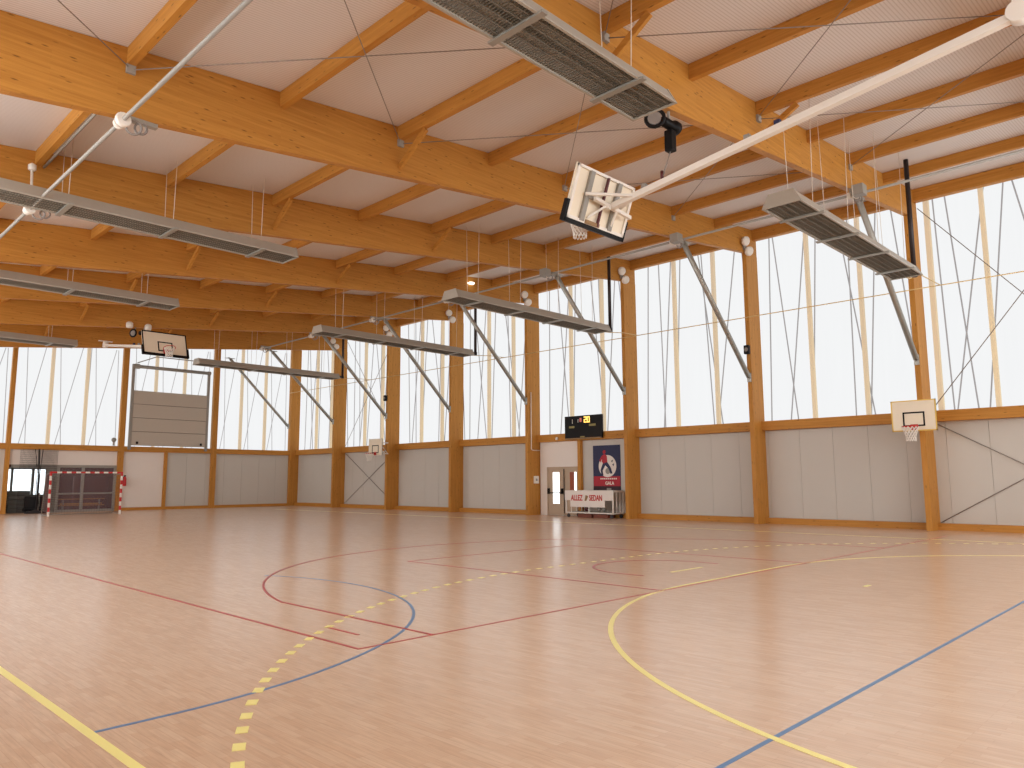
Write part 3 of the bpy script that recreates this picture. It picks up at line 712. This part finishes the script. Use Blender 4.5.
def hoist(p,by,dy,label,cap):
    x,y,z=p; zt=bbot(x)-.01
    t=thing('hoist_motor',(x,by,zt),label,'hoist')
    zm=zt-.42
    m=MB(); m.bar((x-.05,by,zt),(x-.05,by,zm+.2),.04,.04); m.bar((x-.42,by,zt),(x-.42,by,zm+.25),.03,.03); m.build('hanger_rod',M['grey'],t)
    m=MB(); m.lathe((x-.26,by,zm+.17),[(.08,0),(.09,.03),(.09,.34),(.13,.36),(.13,.46),(.05,.48)],(1,0,0),16); m.build('gear_motor',M['black'],t)
    m=MB(); m.box((x-.10,by-.08,zm-.34),(x+.07,by+.08,zm+.06)); m.build('control_box',M['black'],t,bevel=.02)
    m=MB(); m.ring((x-.50,by,zm+.13),.16,.035,(1,.55,0),20,8); m.lathe((x-.52,by,zm+.13),[(.12,0),(.12,.04)],(1,.55,0),16,1); m.build('pulley_wheel',[M['black'],M['cable']],t)
    MB().tube([(x-.02,by,zm-.33),(x-.02,y,z+.06)],.010,6).build('lifting_cable',M['cable'],t)
    m=MB(); m.tube([(x-.02,y,z+.05),(x-.02,y,z+.22)],.03,8); m.build('swivel_hook',M['maroon'],t)
    if cap:
        for dx in (-.75,0.02): MB().lathe((x+dx,by-.25,zm+.3),[(.12,0),(.14,.05),(.14,.2),(.08,.26)],(0,0,1),14).build('limit_switch_cap',M['white'],t)
hoist(hp,7.02,0,'black hoist motor with pulley hanging under the nearest beam',False)
hoist(hp2,34.31,0,'dark hoist motor with white caps above the far basketball board',True)

# ------------------------------------------------------------------ scoreboard
sb=thing('scoreboard',(25.5,20.25,3.34),'black electronic scoreboard with orange digits above the double door','scoreboard')
bx=25.42
MB().box((bx,19.18,3.36),(bx+.12,21.24,4.36)).build('case',M['black'],sb,bevel=.015)
MB().box((bx-.004,19.2,3.34),(bx+.1,21.22,3.39)).build('lower_trim',M['gold'],sb)
def seg_digit(m,y,z,w,h,on,t=.03,mi=0):
    # y grows to the left of the picture, so the digit is mirrored to read from the hall
    H=h/2
    segs={'a':((0,h),(w,h)),'b':((w,H),(w,h)),'c':((w,0),(w,H)),'d':((0,0),(w,0)),'e':((0,0),(0,H)),'f':((0,H),(0,h)),'g':((0,H),(w,H))}
    for s in on:
        (a0,b0),(a1,b1)=segs[s]
        lo=(bx-.008,y-max(a0,a1)-t/2,z+min(b0,b1)-t/2); hi=(bx-.001,y-min(a0,a1)+t/2,z+max(b0,b1)+t/2); m.box(lo,hi,mi)
m=MB(); seg_digit(m,20.12,4.06,.11,.22,'abged',.045); seg_digit(m,19.95,4.06,.11,.22,'abcdef',.045); m.build('clock_digits',M['digit'],sb)
m=MB(); seg_digit(m,20.36,4.1,.07,.14,'abcdefg',.022); m.build('red_digit',M['digitred'],sb)
m=MB(); seg_digit(m,20.86,4.04,.07,.16,'bc',.03); seg_digit(m,20.52,4.08,.05,.11,'bc',.03); m.build('small_lamp',M['white'],sb)
for a,b in (((20.68,3.83),(20.98,3.92)),((19.5,3.88),(19.86,3.97)),((20.12,3.40),(20.36,3.46))): MB().box((bx-.006,a[0],a[1]),(bx-.001,b[0],b[1])).build('team_caption',M['digitw'],sb)
for y in (19.5,20.9): MB().box((bx+.12,y-.04,3.5),(25.6,y+.04,3.6)).build('mounting_arm',M['grey'],sb)

sb.location.y+=.37

# ------------------------------------------------------------------ door, white surround, stud, switch box
tag(MB().box((25.78,21.12,2.16),(25.849,23.42,3.3)).build('wall_right_door_head',M['panel_white']),'white panel above the double door','wall',kind='structure')
tag(MB().box((25.78,23.002,0),(25.849,23.42,2.16)).build('wall_right_door_side',M['panel_white']),'white strip beside the double door','wall',kind='structure')
tag(MB().box((25.66,20.94,0),(25.84,21.10,3.3)).build('door_stud',M['wood_z'],org=(25.75,21,0)),'slim timber stud right of the double door','stud')
dr=thing('door_1',(25.82,22.1,0),'taupe double door with bright glazed slits and black push bar','door',kind='structure')
m=MB()
for y in (21.14,22.97): m.box((25.76,y-.03,0),(25.849,y+.03,2.14))
m.box((25.76,21.12,2.10),(25.849,23.0,2.16)); m.build('door_frame',M['door'],dr)
MB().box((25.79,22.0,.02),(25.845,22.94,2.10)).build('door_leaf',M['door'],dr)
MB().box((25.79,21.17,.02),(25.845,21.985,2.10)).build('door_leaf',M['door'],dr)
MB().box((25.782,22.28,.52),(25.79,22.66,1.92)).build('glass_slit',M['dayglass'],dr)
MB().box((25.782,21.28,.75),(25.79,21.40,1.92)).build('glass_slit',M['dayglass'],dr)
MB().box((25.782,21.405,.75),(25.79,21.66,1.92)).build('brown_slit',M['brownglass'],dr)
m=MB(); m.tube([(25.70,22.08,1.0),(25.70,22.90,1.0)],.022,8); m.box((25.69,22.05,.95),(25.79,22.13,1.2)); m.box((25.69,22.85,.95),(25.79,22.93,1.2)); m.build('push_bar',M['black'],dr)
MB().tube([(25.74,21.97,.1),(25.74,21.97,2.05)],.02,6).build('lock_rod',M['black'],dr)
sx=thing('switch_box',(25.2,23.44,1.5),'small white switch box low on the post left of the door','switch box')
MB().box((25.36,23.42,1.42),(25.68,23.468,1.76)).build('box_body',M['white'],sx,bevel=.008)
MB().box((25.47,23.412,1.54),(25.57,23.42,1.64)).build('box_window',M['grey'],sx)
tag(MB().tube([(25.2,23.44,5.6),(25.2,23.44,2.98),(25.3,23.44,2.93),(25.75,23.44,2.93)],.022,6).build('wall_conduit',M['white'],org=(25.2,23.44,2.9)),'thin white conduit dropping down the post left of the door','conduit')
tag(MB().lathe((25.575,22.2,3.42),[(.07,0),(.07,.05),(.03,.08)],(-1,0,0),14).build('door_sensor',M['white'],org=(25.575,22.2,3.42)),'small white sensor on the ledge above the double door','sensor')

# ------------------------------------------------------------------ poster
ps=thing('poster_banner',(25.83,19.65,1.05),'navy and red sports poster with a white disc hung right of the door','poster')
yl,yr=20.37,18.92; xp=25.837
MB().box((xp,yr,1.06),(xp+.012,yl,3.04)).build('banner_cloth',M['navy'],ps)
m=MB(); m.box((xp-.004,yr+.02,1.30),(xp,yl-.02,1.72)); m.build('red_band',M['bannerred'],ps)
m=MB(); m.box((xp-.004,yr,1.06),(xp,yl,1.30)); m.build('lower_band',M['bannerdark'],ps)
ctr=(19.6,2.15)
m=MB(); m.lathe((xp-.001,ctr[0],ctr[1]),[(.47,0),(.47,.004)],(-1,0,0),32); m.build('white_disc',M['panel_white'],ps)
def flat(m,pts,x): m.prism([(x,a,b) for a,b in pts],(-.003,0,0))
m=MB()                             # a plain running player figure
flat(m,[(19.86,2.62),(19.72,2.66),(19.62,2.58),(19.60,2.30),(19.78,2.22),(19.9,2.35)],xp-.006)
flat(m,[(19.84,2.78),(19.78,2.84),(19.70,2.82),(19.68,2.72),(19.76,2.66),(19.83,2.70)],xp-.006)
flat(m,[(19.9,2.6),(20.02,2.4),(19.98,2.3),(19.86,2.5)],xp-.006)
m.build('player_figure',M['bannerred'],ps)
m=MB()
flat(m,[(19.80,2.28),(19.6,2.32),(19.42,2.08),(19.34,1.84),(19.44,1.82),(19.54,2.04),(19.68,2.16)],xp-.0065)
flat(m,[(19.84,2.28),(19.70,2.2),(19.86,1.96),(19.82,1.76),(19.92,1.76),(19.97,1.98)],xp-.0065)
flat(m,[(19.40,2.36),(19.30,2.42),(19.34,2.30)],xp-.0065); flat(m,[(19.34,2.22),(19.24,2.26),(19.28,2.14)],xp-.0065)
m.build('figure_shorts',M['navy'],ps)
m=MB(); m.lathe((xp-.005,19.58,1.94),[(.13,0),(.13,.003)],(-1,0,0),20); m.build('ball_print',M['grey'],ps)
m=MB(); m.box((xp-.005,19.42,1.10),(xp-.001,19.66,1.22)); m.build('sponsor_box',M['grey'],ps)
text_mesh('banner_lettering','GALA',.19,M['white'],ps,(xp-.007,19.5,1.42),(0,-1,0),(0,0,1),.002,.006,.95)
m=MB()
for k in range(9): m.box((xp-.007,19.92-k*.1,1.585),(xp-.004,19.99-k*.1,1.645))
m.build('small_print',M['panel_white'],ps)

# ------------------------------------------------------------------ trolley with banner
tr=thing('equipment_trolley',(25.25,19.95,0),'white wheeled equipment trolley with red lettered banner below the poster','trolley')
tx0,tx1,ty0,ty1=24.86,25.56,18.62,21.10
m=MB()
for x in (tx0,tx1):
    for y in (ty0,ty1): m.bar((x,y,.16),(x,y,1.10),.045,.045)
    for z in (.20,1.08): m.bar((x,ty0,z),(x,ty1,z),.045,.045)
    m.bar((x,19.87,.2),(x,19.87,.52),.035,.035)
    m.bar((x,20.82,.2),(x,20.82,1.08),.025,.025)
for y in (ty0,ty1):
    for z in (.20,1.08): m.bar((tx0,y,z),(tx1,y,z),.045,.045)
for x in (25.1,25.33): m.bar((x,ty0,.2),(x,ty0,1.08),.025,.025)
m.build('tubular_frame',M['white'],tr)
MB().box((tx0-.03,ty0-.03,1.10),(tx1+.02,ty1+.03,1.13)).build('top_cover',M['white'],tr)
m=MB(); m.box((tx0-.04,ty0+.02,.72),(tx0-.03,ty1+.04,1.12)); m.box((tx0-.045,19.0,.44),(tx0-.035,20.84,.74)); m.build('banner_cloth',M['panel_white'],tr)
text_mesh('banner_lettering','ALLEZ',.33,M['letterred'],tr,(tx0-.048,20.48,.81),(0,-1,0),(0,0,1),.003,.008,.68)
text_mesh('banner_lettering','SEDAN',.33,M['letterred'],tr,(tx0-.048,19.47,.81),(0,-1,0),(0,0,1),.003,.008,.66)
m=MB(); m.prism([(tx0-.046,20.06,.70),(tx0-.046,19.96,.70),(tx0-.046,19.86,.90),(tx0-.046,20.00,.94)],(-.004,0,0)); m.build('banner_emblem',M['gold'],tr)
MB().box((tx0+.1,ty0+.1,.22),(tx1-.05,ty1-.1,.24)).build('floor_tray',M['grey'],tr)
for x in (tx0+.03,tx1-.03):
    for y in (ty0+.1,ty1-.1):
        w=MB().lathe((x-.02,y,.075),[(.075,0),(.075,.05)],(1,0,0),14).build('caster_wheel',M['rubber'],tr)
        MB().box((x-.015,y-.02,.08),(x+.025,y+.02,.18)).build('caster_fork',M['grey'],w)
for k,(y0,y1) in enumerate(((19.0,19.75),(19.85,20.6))):
    tag(MB().box((25.0,y0,.0),(25.5,y1,.15)).build('storage_crate',M['box'],org=(25.2,y0,0),bevel=.01),'low brown crate under the white trolley, %s one'%['right-hand','left-hand'][k],'crate','crates under the trolley')
for k,(y,z,l) in enumerate(((20.25,.24,'dark ball in the white trolley behind the banner edge'),(19.35,.24,'grey ball in the white trolley near its middle'),(19.6,.24,'second grey ball in the white trolley'))):
    m=MB(); m.lathe((25.2,y,z+.002),[(.001,0),(.06,.02),(.1,.07),(.105,.11),(.09,.16),(.05,.2),(.001,.212)],(0,0,1),16)
    tag(m.build('ball',[M['maroon'],M['grey'],M['grey']][k],org=(25.2,y,z)),l,'ball','balls in the trolley')

# ------------------------------------------------------------------ court lines (belong to the floor)
XC,YG,YB=11.62,.15,6.07
def strip(m,pts,w,z):
    n=len(pts); L=[];R=[]
    for i,p in enumerate(pts):
        a=Vector(pts[max(0,i-1)]); b=Vector(pts[min(n-1,i+1)]); d=(b-a).normalized(); nn=Vector((-d.y,d.x))
        L.append(Vector(p)+nn*w/2); R.append(Vector(p)-nn*w/2)
    for i in range(n-1):
        q=[L[i],R[i],R[i+1],L[i+1]]
        m.hexa([(v.x,v.y,.0005) for v in q][::1],[(v.x,v.y,z) for v in q])
def arc(cx,cy,r,a0,a1,n=48): return [(cx+r*math.cos(math.radians(a0+(a1-a0)*i/n)),cy+r*math.sin(math.radians(a0+(a1-a0)*i/n))) for i in range(n+1)]
def line(name,mat,paths,w,z):
    m=MB()
    for p in paths: strip(m,p,w,z)
    return m.build(name,M[mat],fl)
def harc(r): return arc(XC-1.5,YG,r,180,90)+arc(XC+1.5,YG,r,90,0)
line('handball_area_line','yellow',[harc(6)],.055,.003)
line('handball_sideline','yellow',[[(XC-9.97,-4),(XC-9.97,40.15)],[(XC+9.97,-4),(XC+9.97,40.15)]],.06,.003)
pts=harc(9); dense=[]
for i in range(len(pts)-1):
    a=Vector(pts[i]);b=Vector(pts[i+1]); k=max(1,int((b-a).length/.02))
    for j in range(k): dense.append(tuple(a+(b-a)*j/k))
dash=[];acc=0;cur=[]
prev=None
for p in dense:
    if prev is not None: acc+=(Vector(p)-Vector(prev)).length
    prev=p
    on=(acc%.31)<.16
    if on and XC-9.95<p[0]<XC+9.95: cur.append(p)
    elif cur:
        if len(cur)>2: dash.append(cur[::2] if len(cur)>4 else cur)
        cur=[]
line('handball_dashed_line','yellow',dash,.075,.0035)
line('penalty_mark','yellow',[[(XC-.5,YG+7),(XC+.5,YG+7)],[(XC-.1,YG+4),(XC+.1,YG+4)]],.06,.003)
line('basketball_boundary','redline',[[(XC-7.47,34.1),(XC-7.47,YB),(XC+11.5,YB)]],.038,.004)
line('three_point_line','redline',[[(XC-6.58,YB),(XC-6.58,YB+2.95)]+arc(XC,YB+1.575,6.75,167.5,12.5,60)+[(XC+6.58,YB)]],.034,.0045)
line('key_line','redline',[[(XC-2.4,YB),(XC-2.4,YB+5.8),(XC+2.4,YB+5.8),(XC+2.4,YB)]],.04,.004)
line('no_charge_arc','redline',[[(XC-1.2,YB+1.15)]+arc(XC,YB+1.575,1.22,180,0,30)+[(XC+1.2,YB+1.15)]],.04,.004)
line('boundary_tick','redline',[[(XC-7.1,YB+.55),(XC-7.1,YB+1.1)]],.03,.004)
line('blue_centre_line','blueline',[[(-2,2.2),(24.5,2.2)]],.032,.0025)
ba=[(1.66,5.30),(2.37,5.34),(3.0,5.46),(3.6,5.66),(4.2,5.95),(4.75,6.30),(5.25,6.72),(5.7,7.22),(6.08,7.8),(6.36,8.42),(6.55,9.1),(6.64,9.8),(6.62,10.5),(6.50,11.2),(6.25,11.9)]
dn=[]
for i in range(len(ba)-1):
    p0=Vector(ba[max(0,i-1)]);p1=Vector(ba[i]);p2=Vector(ba[i+1]);p3=Vector(ba[min(len(ba)-1,i+2)])
    for j in range(6):
        t=j/6; dn.append(tuple(.5*((2*p1)+(p2-p0)*t+(2*p0-5*p1+4*p2-p3)*t*t+(3*p1-p0-3*p2+p3)*t**3)))
dn.append(ba[-1])
line('blue_three_point_arc','blueline',[dn],.034,.0025)

# small fittings at upper left
t=thing('roof_sensor',(3.75,17.8,8.0),'white capped sensor hanging from the third beam at far left','sensor')
MB().lathe((3.7,17.7,8.05),[(.05,0),(.08,.03),(.08,.12),(.03,.16)],(0,0,1),12).build('cap',M['white'],t)
MB().tube([(3.7,17.7,8.06),(3.72,17.7,7.55)],.025,8).build('drop_tube',M['white'],t)
tag(MB().tube([(3.95,12.65,deck(3.9)-.36),(3.95,17.85,deck(3.9)-.36)],.03,6).build('cable_conduit',M['grey'],org=(3.95,12.6,8.2)),'grey conduit along the purlin at upper left','conduit')

# ------------------------------------------------------------------ world, camera, view
w=bpy.data.worlds.new('overcast_day'); S.world=w; w.use_nodes=True
bg=w.node_tree.nodes['Background']; bg.inputs['Color'].default_value=(.97,.985,1,1); bg.inputs['Strength'].default_value=.90
cam=bpy.data.cameras.new('camera'); co=bpy.data.objects.new('camera',cam); C.objects.link(co); S.camera=co
R=Matrix(((0.69982227,-0.08837063,-0.70882961),(-0.71430169,-0.09307399,-0.69362117),(-0.00467786,0.99172973,-0.12825854)))
co.matrix_world=Matrix.Translation((0,0,1.5427))@R.to_4x4()
cam.sensor_width=36; cam.sensor_fit='HORIZONTAL'; cam.lens=749.02/1024*36; cam.clip_start=.05; cam.clip_end=300
S.view_settings.view_transform='Standard'; S.view_settings.look='None'; S.view_settings.gamma=1; S.view_settings.exposure=0.1
S.view_settings.use_curve_mapping=False
S.cycles.use_denoising=True
S.cycles.max_bounces=10; S.cycles.diffuse_bounces=6; S.cycles.transparent_max_bounces=16
S.cycles.sample_clamp_indirect=6
